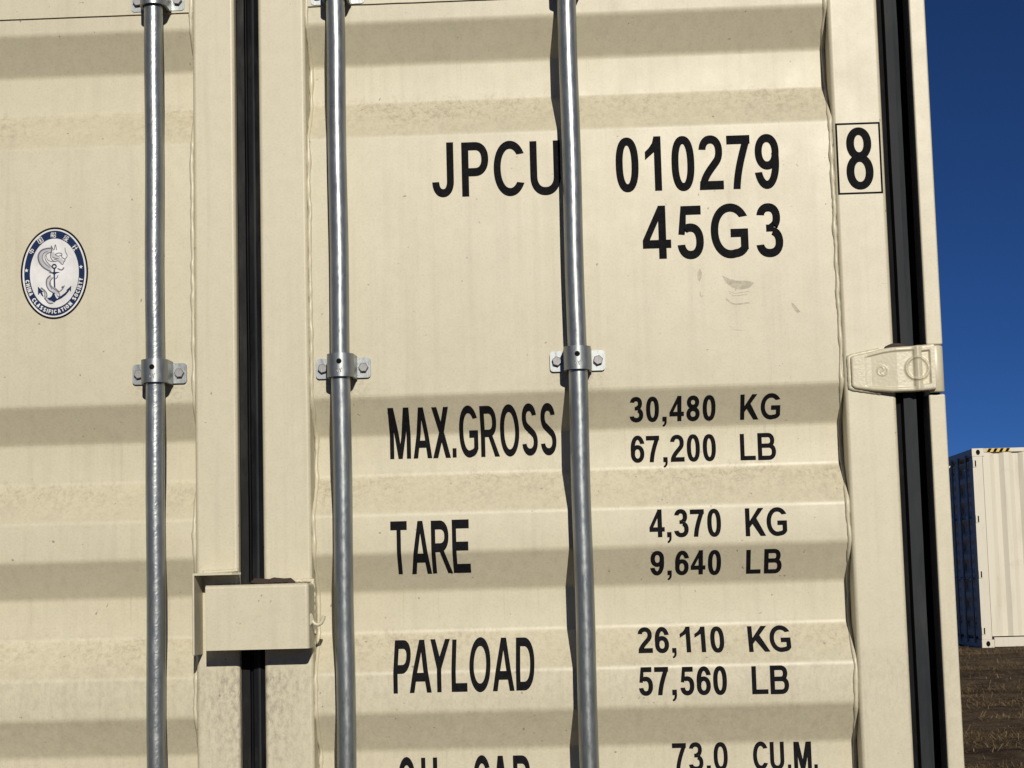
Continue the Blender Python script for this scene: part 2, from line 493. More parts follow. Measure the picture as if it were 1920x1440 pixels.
# hinge: cast blade built as a relief, knuckle on its outer end
def hinge_mesh(s):
    def lerp(tab, x):
        for (a, p), (c, q) in zip(tab, tab[1:]):
            if x <= c: return p + (q - p) * max(0, (x - a)) / (c - a)
        return tab[-1][1]
    TOP = [(0, 0.0265), (0.006, 0.0300), (0.018, 0.0318), (0.055, 0.0395), (0.072, 0.0415), (0.108, 0.0425), (0.130, 0.0440), (0.140, 0.0455)]
    BOT = [(0, -0.0245), (0.006, -0.0282), (0.035, -0.0335), (0.070, -0.0372), (0.110, -0.0372), (0.140, -0.0350)]
    # relief height of the blade face above the door (metres)
    def h(x, z, zt, zb):
        y = lerp([(0, 0.010), (0.027, 0.0115), (0.072, 0.0185), (0.078, 0.0195), (0.105, 0.0195), (0.14, 0.021)], x)
        ed = min(zt - z, z - zb)
        pocket = 0.0
        if 0.022 < x < 0.107:
            pocket = min(1, max(0, (ed - 0.0065) / 0.0022)) * min(1, max(0, (x - 0.022) / 0.012)) * min(1, max(0, (0.1075 - x) / 0.002))
        if 0.119 < x < 0.135:
            pocket = max(pocket, 1.8 * min(1, max(0, (ed - 0.010) / 0.0022)) * min(1, (x - 0.119) / 0.002) * min(1, (0.135 - x) / 0.002))
        y -= 0.0030 * pocket
        r = math.hypot(x - 0.1125, (z - 0.003) * 1.02)               # ring round the rib
        y += 0.0030 * math.exp(-((r - 0.0195) / 0.0021) ** 2) * (1 if 0.08 < x < 0.1345 else 0)
        y += 0.0050 * math.exp(-((x - 0.1130) / 0.0052) ** 2)         # upright rib
        r = math.hypot(x - 0.0525, z - 0.001)                         # small round mark with an S
        y += 0.0014 * math.exp(-((r - 0.0083) / 0.0011) ** 2)
        if r < 0.0075:
            sx, sz = (x - 0.0525) / 0.0045, (z - 0.001) / 0.0058
            c = 0.62 * math.sin(sz * 2.9)
            y += 0.0014 * math.exp(-((sx - c) / 0.36) ** 2)
        if 0.012 < x < 0.022 and abs(z) < 0.016:
            y += 0.0003 * noise.noise((x * 900, z * 500, 3))
        e = min(1, ed / 0.004); e2 = min(1, (x + 0.0008) / 0.004)
        y -= 0.004 * ((1 - math.sqrt(max(0, 1 - (1 - e) ** 2))) + (1 - math.sqrt(max(0, 1 - (1 - e2) ** 2))))
        return max(0.001, y + 0.00012 * noise.noise((x * 220, z * 220, 1)))
    nx, nz = 150, 84
    v = []; f = []
    for i in range(nx + 1):
        x = 0.142 * i / nx
        zt, zb = lerp(TOP, x), lerp(BOT, x)
        for k in range(nz + 1):
            z = zb + (zt - zb) * k / nz
            v.append((s * (1.0575 + x), -h(x, z, zt, zb), z))
    m = nz + 1
    f += [(i*m+k, (i+1)*m+k, (i+1)*m+k+1, i*m+k+1) for i in range(nx) for k in range(nz)]
    base = len(v)
    for i in range(nx + 1):                                            # skirts down to the door
        for k in (0, nz):
            x, y, z = v[i*m+k]; dx = (i / nx) * 0.142
            v.append((x, 0.002 if dx < 0.072 else -0.006, z))
    f += [(i*m, base+2*i, base+2*i+2, (i+1)*m) for i in range(nx)] + [(i*m+nz, (i+1)*m+nz, base+2*i+3, base+2*i+1) for i in range(nx)]
    b2 = len(v)
    for k in range(nz + 1): v.append((v[k][0], 0.002, v[k][2]))
    f += [(k, k+1, b2+k+1, b2+k) for k in range(nz)]
    return v, f
for s in (1, -1):
    v, f = hinge_mesh(s)
    proto = None
    for hz in HZ:
        if proto is None:
            b = MB(); b.add(v, f); o = b.build('hinge', M_CAST, smooth=True, angle=60); proto = o.data
        else:
            o = bpy.data.objects.new('hinge', proto); sc.collection.objects.link(o)
        o.location = (0, 0, hz)
        part(o)
        kb = MB(); pts = [(s * 1.2035, 0.002, z) for z in (-0.0385, -0.0378, -0.0365, 0.0410, 0.0423, 0.0430)]
        kb.tube(pts, lambda i: (0.0125, 0.0138, 0.0146, 0.0146, 0.0138, 0.0125)[i], 28)
        kb.build('knuckle', M_CAST, o, smooth=True, angle=40)
        pb = MB(); pb.tube([(s * 1.2035, 0.013, -0.05), (s * 1.2035, 0.013, 0.055)], 0.0085, 16)
        pb.build('pin', M_BLACK, o, smooth=True, angle=40)
        wb = MB(); pts = []                                            # weld round the blade's door end
        for i in range(40):
            t = i / 39
            if t < 0.35: q = (0.050 - 0.050 * t / 0.35, -0.0360 + 0.0085 * t / 0.35)
            elif t < 0.65: q = (-0.0025, -0.0275 + (t - 0.35) / 0.30 * 0.057)
            else: q = (0.050 * (t - 0.65) / 0.35, 0.0295 + 0.0090 * (t - 0.65) / 0.35)
            pts.append((s * (1.0575 + q[0]), -0.001, q[1] + 0.0008 * noise.noise((t * 30, 1, 1))))
        wb.tube(pts, lambda i: 0.0042 + 0.001 * noise.noise((i * 0.6, 3, 1)), 8)
        wb.build('weld_bead', M_CAST, o, smooth=True)
        sb = MB(); pts = [(s * (1.117 + 0.042 * i / 11), 0.0035 - 0.006 * math.sin(i / 11 * 3.1), 0.0412 + 0.005 * math.sin(i / 11 * 2.9) + 0.001 * noise.noise((i, 2, 1))) for i in range(12)]
        sb.tube(pts, lambda i: 0.0042 - 0.002 * abs(i / 11 - 0.4), 8)
        sb.build('sealant', M_SEAL, o, smooth=True)

# locking bars with their bearing brackets
AX = P0 - 0.0385
def bracket_mesh():
    b = MB(); r, t = 0.0240, 0.0042; n = 28
    path = []
    for k in range(n + 1):
        a = math.pi * k / n
        path.append((-math.cos(a) * r, AX - math.sin(a) * r))
    full = [(-r - 0.001, P0 - 0.006), (-r, P0 - 0.014)] + path + [(r, P0 - 0.014), (r + 0.001, P0 - 0.006)]
    inn = []
    for x, y in full:
        k = (r - t) / r
        inn.append((x * k, AX + (y - AX) * k if y < AX else y))
    m = len(full)
    for z0, z1 in ((-0.0205, 0.0205),):
        v = [(x, y, z0) for x, y in full] + [(x, y, z1) for x, y in full] + [(x, y, z0) for x, y in inn] + [(x, y, z1) for x, y in inn]
        f = []
        for i in range(m - 1):
            f += [(i, i+1, m+i+1, m+i), (2*m+i+1, 2*m+i, 3*m+i, 3*m+i+1), (i+1, i, 2*m+i, 2*m+i+1), (m+i, m+i+1, 3*m+i+1, 3*m+i)]
        b.add(v, f)
    # ears with rounded outer corners
    for s in (-1, 1):
        o = [(s * (r - 0.003), -0.018)]
        for c, a0 in (((0.0485 - 0.006, -0.018 + 0.006), -90), ((0.0485 - 0.006, 0.018 - 0.006), 0)):
            for k in range(7):
                a = R(a0 + 90 * k / 6); o.append((s * (c[0] + 0.006 * math.cos(a)), c[1] + 0.006 * math.sin(a)))
        o.append((s * (r - 0.003), 0.018))
        q = len(o)
        v = [(x, P0 - 0.0055, z) for x, z in o] + [(x, P0 - 0.0008, z) for x, z in o]
        b.add(v, [tuple(range(q)), tuple(range(2*q-1, q-1, -1))] + [(i, (i+1) % q, q+(i+1) % q, q+i) for i in range(q)])
    return b
br_proto = [None]
def hexbolt(rot):
    b = MB(); r = 0.0088
    y1 = P0 - 0.0056
    def ring(rad, y, n=6): return [(rad * math.cos(R(rot) + k * 2 * math.pi / n), y, rad * math.sin(R(rot) + k * 2 * math.pi / n)) for k in range(n)]
    b.add(ring(r, y1) + ring(r, y1 - 0.0058) + ring(r * 0.86, y1 - 0.0070), 
          [(k, (k+1) % 6, 6+(k+1) % 6, 6+k) for k in range(6)] + [(6+k, 6+(k+1) % 6, 12+(k+1) % 6, 12+k) for k in range(6)] + [tuple(range(12, 18))])
    return b
def bracket(x, z):
    if br_proto[0] is None:
        o = bracket_mesh().build('bearing_bracket', M_STRAP, bevel=0, smooth=True, angle=35); br_proto[0] = o.data
    else:
        o = bpy.data.objects.new('bearing_bracket', br_proto[0]); sc.collection.objects.link(o)
    o.location = (x, 0, z); part(o)
    for s in (-1, 1):
        q = hexbolt(rg.uniform(0, 60)).build('bolt', M_BOLT, o); q.location = (s * 0.0362, 0, 0)
    # grease hole and stamped mark on the strap
    hb = MB(); hv = [(0.0, AX - 0.0242, 0.0058)]
    for k in range(16):
        a = k * math.pi / 8; xx = 0.0047 * math.cos(a); zz = 0.0047 * math.sin(a)
        hv.append((xx, AX - math.sqrt(0.0242 ** 2 - xx * xx), 0.0058 + zz))
    hb.add(hv, [(0, 1 + k, 1 + (k + 1) % 16) for k in range(16)])
    hb.build('grease_hole', M_BLACK, o)
    sb = MB()
    for pts in ([(-0.005, -0.007), (-0.0025, -0.013), (-0.0012, -0.010)], [(0.005, -0.006), (0.0025, -0.010), (0.003, -0.0135)], [(0.0025, -0.010), (0.0005, -0.0065)]):
        sb.tube([(xx, AX - math.sqrt(0.0238 ** 2 - xx * xx), zz) for xx, zz in pts], 0.0007, 6)
    sb.build('stamped_mark', M_STRAP, o, smooth=True)
    return o
for bx_, m in ((-0.5805, M_BAR), (-0.1610, M_BAR1), (0.1672, M_BAR), (0.5815, M_BAR)):
    b = MB()
    pts = [(bx_ + 0.0006 * math.sin(i * 0.7 + bx_ * 9), AX, -0.02 + i * 2.62 / 60) for i in range(61)]
    b.tube(pts, 0.0166, 40)
    o = b.build('locking_bar', m, smooth=True, angle=40); part(o)
    for z in (0.10, 0.74, 1.7395, 2.421):
        bracket(bx_, z)
    # handle and cam well below the picture
    hb = MB(); hb.tube([(bx_, AX - 0.02, 0.86), (bx_ + (0.30 if bx_ > 0 else -0.30), AX - 0.02, 0.84)], 0.011, 14)
    if abs(bx_) < 0.3: hb.build('handle', M_BAR, o, smooth=True, angle=40)

# lock box over the door joint
def lockbox():
    b = MB()
    x0, x1, z0, z1, yf = -0.0665, 0.1112, 1.2525, 1.3632, -0.069
    yb = -0.001
    v = [(x0, yf, z0), (x1, yf, z0), (x1, yf, z1), (x0, yf, z1), (x0, yb, z1), (x1, yb, z1), (x1, yb, z0)]
    b.add(v, [(0, 1, 2, 3), (3, 2, 5, 4), (1, 6, 5, 2)])                   # front, top and right side, folded from one plate
    o = b.build('lock_box', M_PAINT, bevel=0.0062, seg=4, smooth=True, angle=50)
    if min(o.data.polygons, key=lambda p: p.normal.y).area < 0.01: o.data.flip_normals()
    sd = o.modifiers.new('plate', 'SOLIDIFY'); sd.thickness = 0.004; sd.offset = -1
    o.modifiers.new('weighted', 'WEIGHTED_NORMAL').weight = 90
    part(o)
    tag(o, 'cream welded steel box shielding the padlock at the door joint')
    # weld run and sealant along the door
    q = MB(); pts = [(x1 - 0.003 + 0.004 * noise.noise((i * .4, 1, 1)), -0.002, z1 + 0.004 - i * 0.112 / 39) for i in range(40)]
    q.tube(pts, lambda i: 0.0042 + 0.002 * noise.noise((i * .55, 2, 2)), 8); q.build('weld_bead', M_CAST, o, smooth=True)
    q = MB(); pts = [(0.045 + i * 0.066 / 29, -0.001, z1 + 0.0045 + 0.0015 * noise.noise((i * .5, 4, 1))) for i in range(30)]
    q.tube(pts, lambda i: 0.0035 + 0.0015 * noise.noise((i * .6, 7, 2)), 8); q.build('weld_bead', M_CAST, o, smooth=True)
    q = MB()
    ol = [(0.000, 1.3725), (0.008, 1.3795), (0.020, 1.3785), (0.034, 1.3775), (0.042, 1.380), (0.060, 1.378), (0.072, 1.3785), (0.080, 1.3715)]
    n = len(ol); v = []
    for x, z in ol: v += [(x - 0.0045, -0.022, z - 0.013), (x, -0.012, z - 0.0055)]
    q.add(v, [(2*i, 2*i+2, 2*i+3, 2*i+1) for i in range(n-1)]); q.build('sealant', M_SEAL, o)
    # hook on the side
    q = MB(); pts = [(0.1095, -0.050, 1.309), (0.1125, -0.051, 1.304), (0.1150, -0.052, 1.297), (0.1190, -0.052, 1.2925), (0.1245, -0.052, 1.2915),
                     (0.1295, -0.052, 1.2945), (0.1325, -0.052, 1.300), (0.1345, -0.052, 1.3065)]
    q.tube(pts, lambda i: 0.0034 if i else 0.0045, 12); q.build('hook', M_CAST, o, smooth=True, angle=50)
    q = MB(); q.add([(0.1100, -0.060, 1.3095), (0.1155, -0.054, 1.3085), (0.1165, -0.054, 1.297), (0.1100, -0.060, 1.2895),
                     (0.1100, -0.045, 1.3095), (0.1155, -0.049, 1.3085), (0.1165, -0.049, 1.297), (0.1100, -0.045, 1.2895)],
                    [(0,1,2,3),(7,6,5,4),(0,4,5,1),(1,5,6,2),(2,6,7,3),(3,7,4,0)])
    q.build('hook_base', M_CAST, o)
    # shroud on the left leaf
    s = boxobj('lock_shroud', None, -0.0895, -0.0857, yf, 0.002, 1.2445, 1.3845, M_PAINT, 0.0014, 2)
    part(s)
    q = MB()
    zz0, zz1 = 1.3805, 1.3843
    pts = [(-0.0856, yf), (-0.0205, yf), (-0.0085, yf + 0.018), (-0.0215, -0.0005), (-0.0856, -0.0005)]
    q.add([(x, y, zz0) for x, y in pts] + [(x, y, zz1) for x, y in pts], [(0,1,2,3,4), (9,8,7,6,5)] + [(i, (i+1) % 5, 5+(i+1) % 5, 5+i) for i in range(5)])
    q.build('shroud_top', M_PAINT, s)
    q = MB(); pts = [(-0.085 + i * 0.062 / 24, -0.001, 1.3865 + 0.0025 * (i / 24) ** 2 + 0.001 * noise.noise((i * .6, 5, 1))) for i in range(25)]
    q.tube(pts, 0.003, 8); q.build('weld_bead', M_CAST, s, smooth=True)
lockbox()

# ------------------------------------------------------------------ lettering
def ell(cx, cy, rx, ry, a0, a1, n=20, e=2.25):
    o = []
    for k in range(n + 1):
        a = R(a0 + (a1 - a0) * k / n); c, s = math.cos(a), math.sin(a)
        o.append((cx + rx * math.copysign(abs(c) ** (2 / e), c), cy + ry * math.copysign(abs(s) ** (2 / e), s)))
    return o
def bez(p0, p1, p2, p3, n=10):
    return [tuple((1-t)**3*a + 3*t*(1-t)**2*b_ + 3*t*t*(1-t)*c + t**3*d for a, b_, c, d in zip(p0, p1, p2, p3)) for t in [k / n for k in range(n + 1)]]
def pen(pts, a, b, closed=False, cut=0.0):
    n = len(pts); L, Rr = [], []
    for i, (x, y) in enumerate(pts):
        if closed: p, q = pts[(i - 1) % n], pts[(i + 1) % n]
        else: p, q = pts[max(0, i - 1)], pts[min(n - 1, i + 1)]
        dx, dy = q[0] - p[0], q[1] - p[1]; l = math.hypot(dx, dy) or 1
        nx, ny = -dy / l, dx / l
        k = math.sqrt((a * nx) ** 2 + (b * ny) ** 2)
        ox, oy = a * a * nx / k, b * b * ny / k
        if cut and not closed and i in (0, n - 1):
            if abs(dy) > 0.6 * abs(dx):                    # trim the end nearly level
                hx = k / nx; ox, oy = ox + (hx - ox) * cut, oy * (1 - cut)
        L.append((x + ox, y + oy)); Rr.append((x - ox, y - oy))
    polys = []
    for i in range(n if closed else n - 1):
        j = (i + 1) % n
        polys.append([L[i], L[j], Rr[j], Rr[i]])
    return polys
def dedupe(p):
    o = []
    for q in p:
        if not o or math.hypot(q[0]-o[-1][0], q[1]-o[-1][1]) > 1e-7: o.append(q)
    return o
def glyph(ch, W, H, sv, sh):
    """list of layers; each layer is a list of polygons that do not overlap one another"""
    a, b = sv / 2, sh / 2
    S = lambda pts, closed=False: pen(dedupe(pts), a, b, closed, 0.72)
    Q = lambda *p: [[(x * W, y * H) for x, y in p]]
    rect = lambda x0, x1, y0, y1: [[(x0, y0), (x1, y0), (x1, y1), (x0, y1)]]
    stem = rect(0, sv, 0, H)
    def ring(cx, cy, rx, ry, e=2.25): return S(ell(cx, cy, rx, ry, 0, 360 - 360 / 44, 43, e), True)
    if ch == '0': return [ring(W/2, H/2, W/2-a, H/2-b, 2.35)]
    if ch == 'O': return [ring(W/2, H/2, W/2-a, H/2-b, 2.1)]
    if ch == '8': return [ring(W/2, .74*H, .465*W-a, .262*H-b, 2.1), ring(W/2, .285*H, W/2-a, .285*H-b, 2.1)]
    if ch == 'C':
        rx = (W - 2*a) / 1.83; return [S(ell(a+rx, H/2, rx, H/2-b, 36, 324, 40, 2.1))]
    if ch == 'G':
        rx = (W - 2*a) / 1.86
        arc = ell(a+rx, H/2, rx, H/2-b, 36, 285, 36, 2.1)
        arc += bez(arc[-1], (arc[-1][0]+.1*W, arc[-1][1]+.005*H), (.84*W, .12*H), (W-a, .19*H), 6)
        return [S(arc), rect(.53*W, W-sv*.98, .535*H-sh, .535*H), [[(W-sv, .16*H), (W, .17*H), (W, .535*H), (W-sv, .535*H)]]]
    if ch == 'J': return [S([(W-a, H), (W-a, .6*H)] + ell(W/2, .30*H, W/2-a, .30*H-b, 0, -176, 20))]
    if ch == 'U': return [S([(a, H), (a, .6*H)] + ell(W/2, .36*H, W/2-a, .36*H-b, 180, 360, 24) + [(W-a, .6*H), (W-a, H)])]
    if ch in 'PR':
        yl = (.37 if ch == 'P' else .40)*H + b; wb = W if ch == 'P' else .86*W; xs = wb*.50
        r = [stem, S([(sv, H-b), (xs, H-b)] + ell(xs, (H-b+yl)/2, wb-a-xs, (H-b-yl)/2, 90, -90, 18) + [(xs, yl), (sv, yl)])]
        if ch == 'R': r.append([[(.40*W, .42*H), (.60*W, .45*H), (W, 0), (W-sv*1.15, 0)]])
        return r
    if ch == 'B':
        r = [stem]
        for yt, yb, wb in ((H-b, .53*H, .93*W), (.53*H, b, W)):
            xs = wb*.60; r.append(S([(sv, yt), (xs, yt)] + ell(xs, (yt+yb)/2, wb-a-xs, (yt-yb)/2, 90, -90, 16) + [(xs, yb), (sv, yb)]))
        return r
    if ch == 'D':
        xs = .42*W; return [stem, S([(sv, H-b), (xs, H-b)] + ell(xs, H/2, W-a-xs, H/2-b, 90, -90, 22) + [(xs, b), (sv, b)])]
    if ch == '1': return [rect(W-sv, W, 0, H), [[(0, .57*H), (W-sv, .71*H), (W-sv, H), (.62*W, H), (.46*W, .88*H), (.25*W, .79*H), (0, .72*H)]]]
    if ch == '2':
        arc = ell(.49*W, .70*H, .49*W-a, .30*H-b, 172, -28, 22)
        e0 = arc[-1]
        return [S(arc + bez(e0, (e0[0]-.05*W, e0[1]-.10*H), (.22*W, .30*H), (.17*W, .09*H), 12)), [[(0, 0), (W, 0), (W, sh*1.05), (.03*W, sh*1.05)]]]
    if ch == '3':
        return [S(ell(.465*W, .735*H, .455*W-a, .265*H-b, 168, -62, 22)), S(ell(.485*W, .285*H, .515*W-a, .285*H-b, 72, -168, 26)),
                [[(.37*W, .475*H), (.66*W, .475*H), (.66*W, .60*H), (.37*W, .605*H)]]]
    if ch == '4': return [rect(W*.83-sv, W*.83, 0, H), rect(0, W, .20*H, .20*H+sh), [[(0, .355*H), (.25*W, .355*H), (.565*W, .71*H), (.60*W, H), (.575*W, H)]]]
    if ch == '5': return [rect(.15*W, .92*W, H-sh*1.08, H), [[(.15*W, H), (.36*W, H), (.325*W, .60*H), (.27*W, .455*H), (.03*W, .47*H)]], S(ell(.49*W, .335*H, .51*W-a, .335*H-b, 135, -168, 28))]
    if ch in '69':
        r = [ring(W/2, .325*H, W/2-a, .325*H-b, 2.15), S(ell(.53*W, .5*H, .53*W-a, .5*H-b, 200, 26, 28, 2.1))]
        if ch == '9': r = [[[(W-x, H-y) for x, y in p] for p in l] for l in r]
        return r
    if ch == '7': return [rect(0, W, H-sh*1.06, H), S(bez((W-a*1.25, H-sh*.9), (.66*W, .64*H), (.44*W, .36*H), (.385*W, 0), 16))]
    if ch == 'M': return [stem, rect(W-sv, W, 0, H), [[(a*.4, H), (sv*1.35, H), (W/2+a, 0), (W/2-a, 0)]], [[(W-a*.4, H), (W-sv*1.35, H), (W/2-a, 0), (W/2+a, 0)]]]
    if ch == 'A':
        s, tw = sv*1.08, sv*1.2
        return [[[(0, 0), (s, 0), (W/2, .765*H), (W/2, H), (W/2-tw/2, H)]], [[(W, 0), (W-s, 0), (W/2, .765*H), (W/2, H), (W/2+tw/2, H)]],
                [[(.15*W, .215*H), (.85*W, .215*H), (.79*W, .215*H+sh), (.21*W, .215*H+sh)]]]
    if ch == 'X': return [[[(0, 0), (sv*1.2, 0), (W*.97, H), (W*.97-sv*1.2, H)]], [[(W, 0), (W-sv*1.2, 0), (W*.03, H), (W*.03+sv*1.2, H)]]]
    if ch == 'K': return [stem, [[(sv*.98, .30*H), (sv*.98, .54*H), (.64*W, H), (.92*W, H)]], [[(.32*W, .47*H), (.53*W, .67*H), (W, 0), (W-sv*1.2, 0)]]]
    if ch == 'L': return [stem, rect(sv*.98, W, 0, sh)]
    if ch == 'T': return [rect(0, W, H-sh, H), rect(W/2-a, W/2+a, 0, H-sh*.98)]
    if ch == 'E': return [stem, rect(sv*.98, W*.97, H-sh, H), rect(sv*.98, W*.92, H*.50-b, H*.50+b), rect(sv*.98, W, 0, sh)]
    if ch == 'F': return [stem, rect(sv*.98, W, H-sh, H), rect(sv*.98, W*.9, H*.48-b, H*.48+b)]
    if ch == 'H': return [stem, rect(W-sv, W, 0, H), rect(sv, W-sv, H/2-b, H/2+b)]
    if ch == 'N': return [stem, rect(W-sv, W, 0, H), [[(0, H), (sv, H), (W, 0), (W-sv, 0)]]]
    if ch == 'I': return [rect(W/2-a, W/2+a, 0, H)]
    if ch == 'Y': return [rect(W/2-a, W/2+a, 0, .45*H), [[(0, H), (sv*1.12, H), (W/2+a*.5, .60*H), (W/2+a, .44*H), (W/2-a, .44*H)]], [[(W, H), (W-sv*1.12, H), (W/2-a*.5, .60*H), (W/2-a, .44*H), (W/2+a, .44*H)]]]
    if ch == 'S':
        return [S(ell(.49*W, .735*H, .46*W-a, .265*H-b, 12, 232, 26, 2.1) + ell(.5*W, .272*H, .5*W-a, .272*H-b, 52, -170, 26, 2.1))]
    if ch == '.': return [rect(0, W, 0, H)]
    if ch == ',': return [Q((0, 1), (1, 1), (1, .45), (.9, .25), (.55, .06), (.15, 0), (0, .13), (.38, .28), (.5, .53), (0, .53))]
    return []

ROWS = [
    ('JPCU', 0.0119, 0.0145, [('J', 0.3315, 0.3704, 2.0419, 2.1416), ('P', 0.3848, 0.4328, 2.0418, 2.1405), ('C', 0.4421, 0.4965, 2.0397, 2.1407), ('U', 0.5072, 0.5615, 2.0393, 2.1383)]),
    ('010279', 0.0119, 0.0146, [('0', 0.6599, 0.7005, 2.0393, 2.139), ('1', 0.7124, 0.741, 2.0404, 2.1391), ('0', 0.7591, 0.7996, 2.038, 2.1381), ('2', 0.8076, 0.8505, 2.0389, 2.1374), ('7', 0.8576, 0.8988, 2.0385, 2.1356), ('9', 0.9072, 0.9496, 2.0367, 2.1363)]),
    ('45G3', 0.0127, 0.0146, [('4', 0.7034, 0.7535, 1.9175, 2.0131), ('5', 0.7653, 0.8112, 1.9151, 2.011), ('G', 0.824, 0.8898, 1.9142, 2.0129), ('3', 0.9048, 0.9509, 1.914, 2.011)]),
    ('30,480 KG', 0.0070, 0.0071, [('3', 0.6712, 0.6948, 1.6319, 1.6742), ('0', 0.6999, 0.7226, 1.6316, 1.6738), (',', 0.7285, 0.7361, 1.6231, 1.6398), ('4', 0.7411, 0.7666, 1.6318, 1.6737), ('8', 0.771, 0.7944, 1.631, 1.6736), ('0', 0.7997, 0.8223, 1.6309, 1.6736), ('K', 0.8658, 0.898, 1.6309, 1.6728), ('G', 0.9018, 0.9361, 1.6302, 1.6736)]),
    ('67,200 LB', 0.0071, 0.0074, [('6', 0.6709, 0.6949, 1.5604, 1.6088), ('7', 0.6985, 0.722, 1.5608, 1.6076), (',', 0.7281, 0.7357, 1.5504, 1.569), ('2', 0.7412, 0.7658, 1.5603, 1.6083), ('0', 0.7703, 0.7934, 1.5595, 1.6083), ('0', 0.7986, 0.8217, 1.5595, 1.6078), ('L', 0.8646, 0.8915, 1.5595, 1.6063), ('B', 0.8956, 0.9275, 1.559, 1.6069)]),
    ('4,370 KG', 0.0073, 0.0075, [('4', 0.6979, 0.7244, 1.4267, 1.4749), (',', 0.7282, 0.7359, 1.416, 1.4351), ('3', 0.7413, 0.766, 1.4256, 1.4745), ('7', 0.769, 0.7933, 1.4259, 1.4732), ('0', 0.7985, 0.8223, 1.4248, 1.4736), ('K', 0.8645, 0.8995, 1.4243, 1.4727), ('G', 0.9013, 0.9364, 1.4233, 1.4732)]),
    ('9,640 LB', 0.0073, 0.0069, [('9', 0.6984, 0.7221, 1.3608, 1.4032), (',', 0.7278, 0.7353, 1.352, 1.3687), ('6', 0.7412, 0.7649, 1.3601, 1.4025), ('4', 0.7685, 0.7941, 1.3607, 1.4023), ('0', 0.7985, 0.8214, 1.3589, 1.4023), ('L', 0.8651, 0.8903, 1.3597, 1.4007), ('B', 0.8963, 0.9269, 1.3593, 1.4013)]),
    ('26,110 KG', 0.0073, 0.0075, [('2', 0.6722, 0.6973, 1.2272, 1.2709), ('6', 0.7015, 0.7259, 1.2263, 1.2708), (',', 0.7307, 0.7381, 1.2173, 1.2345), ('1', 0.7453, 0.7635, 1.2266, 1.2702), ('1', 0.771, 0.7895, 1.2263, 1.2696), ('0', 0.798, 0.822, 1.2248, 1.2693), ('K', 0.8637, 0.9001, 1.2246, 1.2682), ('G', 0.9009, 0.9369, 1.2234, 1.2685)]),
    ('57,560 LB', 0.0073, 0.0077, [('5', 0.6708, 0.6948, 1.1548, 1.2036), ('7', 0.6976, 0.7216, 1.1553, 1.2033), (',', 0.7276, 0.7355, 1.1442, 1.1641), ('5', 0.7422, 0.7659, 1.1539, 1.2025), ('6', 0.7701, 0.7942, 1.1536, 1.2028), ('0', 0.7985, 0.8221, 1.1532, 1.2026), ('L', 0.8648, 0.8926, 1.1532, 1.2008), ('B', 0.8964, 0.9283, 1.1525, 1.2012)]),
    ('73.0 CU.M.', 0.0065, 0.0077, [('7', 0.7256, 0.7498, 1.0217, 1.0692), ('3', 0.7547, 0.7793, 1.0206, 1.0702), ('.', 0.7848, 0.7919, 1.0209, 1.0299), ('0', 0.7974, 0.8217, 1.0201, 1.0695), ('C', 0.8657, 0.891, 1.0199, 1.0691), ('U', 0.8951, 0.9195, 1.0193, 1.0678), ('.', 0.9254, 0.931, 1.0191, 1.0285), ('M', 0.9362, 0.9666, 1.0189, 1.0671), ('.', 0.9709, 0.9768, 1.0188, 1.0278)]),
    ('PAYLOAD', 0.0072, 0.0146, [('P', 0.2453, 0.2745, 1.1687, 1.2592), ('A', 0.2735, 0.3118, 1.169, 1.259), ('Y', 0.3079, 0.3424, 1.1692, 1.2594), ('L', 0.3466, 0.374, 1.1691, 1.2581), ('O', 0.3778, 0.4145, 1.1676, 1.2609), ('A', 0.418, 0.4556, 1.1687, 1.2592), ('D', 0.4587, 0.491, 1.1689, 1.2587)]),
    ('TARE', 0.0070, 0.0152, [('T', 0.2448, 0.2738, 1.3746, 1.4668), ('A', 0.2794, 0.3147, 1.374, 1.4664), ('R', 0.3161, 0.3517, 1.3743, 1.4662), ('E', 0.3529, 0.3836, 1.3743, 1.4669)]),
    ('MAX.GROSS', 0.0071, 0.0126, [('M', 0.242, 0.2795, 1.5795, 1.668), ('A', 0.284, 0.3173, 1.5793, 1.6675), ('X', 0.319, 0.3507, 1.5789, 1.6671), ('.', 0.3539, 0.3609, 1.5792, 1.5957), ('G', 0.3666, 0.4002, 1.5782, 1.6684), ('R', 0.405, 0.4383, 1.5787, 1.6668), ('O', 0.4396, 0.4738, 1.578, 1.6684), ('S', 0.4786, 0.5064, 1.5785, 1.6689), ('S', 0.5118, 0.5396, 1.5782, 1.6686)]),
    ('CU. CAP.', 0.0071, 0.0140, [('C', 0.2452, 0.2744, 0.9651, 1.0558), ('U', 0.2864, 0.3146, 0.965, 1.0539), ('.', 0.3208, 0.3288, 0.9649, 0.9778), ('C', 0.3773, 0.4064, 0.9652, 1.0561), ('A', 0.4108, 0.4399, 0.9652, 1.0544), ('P', 0.4476, 0.477, 0.965, 1.0543), ('.', 0.4815, 0.4887, 0.9651, 0.9778)]),
]
def conform(bm, lift, flat=None):
    """cut the flat lettering at every fold of the sheet and lay it on the sheet"""
    zs = [v.co.z for v in bm.verts]
    if flat is None:
        for z in ZS:
            if min(zs) < z < max(zs):
                bmesh.ops.bisect_plane(bm, geom=bm.verts[:] + bm.edges[:] + bm.faces[:], plane_co=(0, 0, z), plane_no=(0, 0, 1), dist=1e-7)
    for v in bm.verts:
        v.co.y = (py(v.co.z) if flat is None else flat) - lift + v.co.y
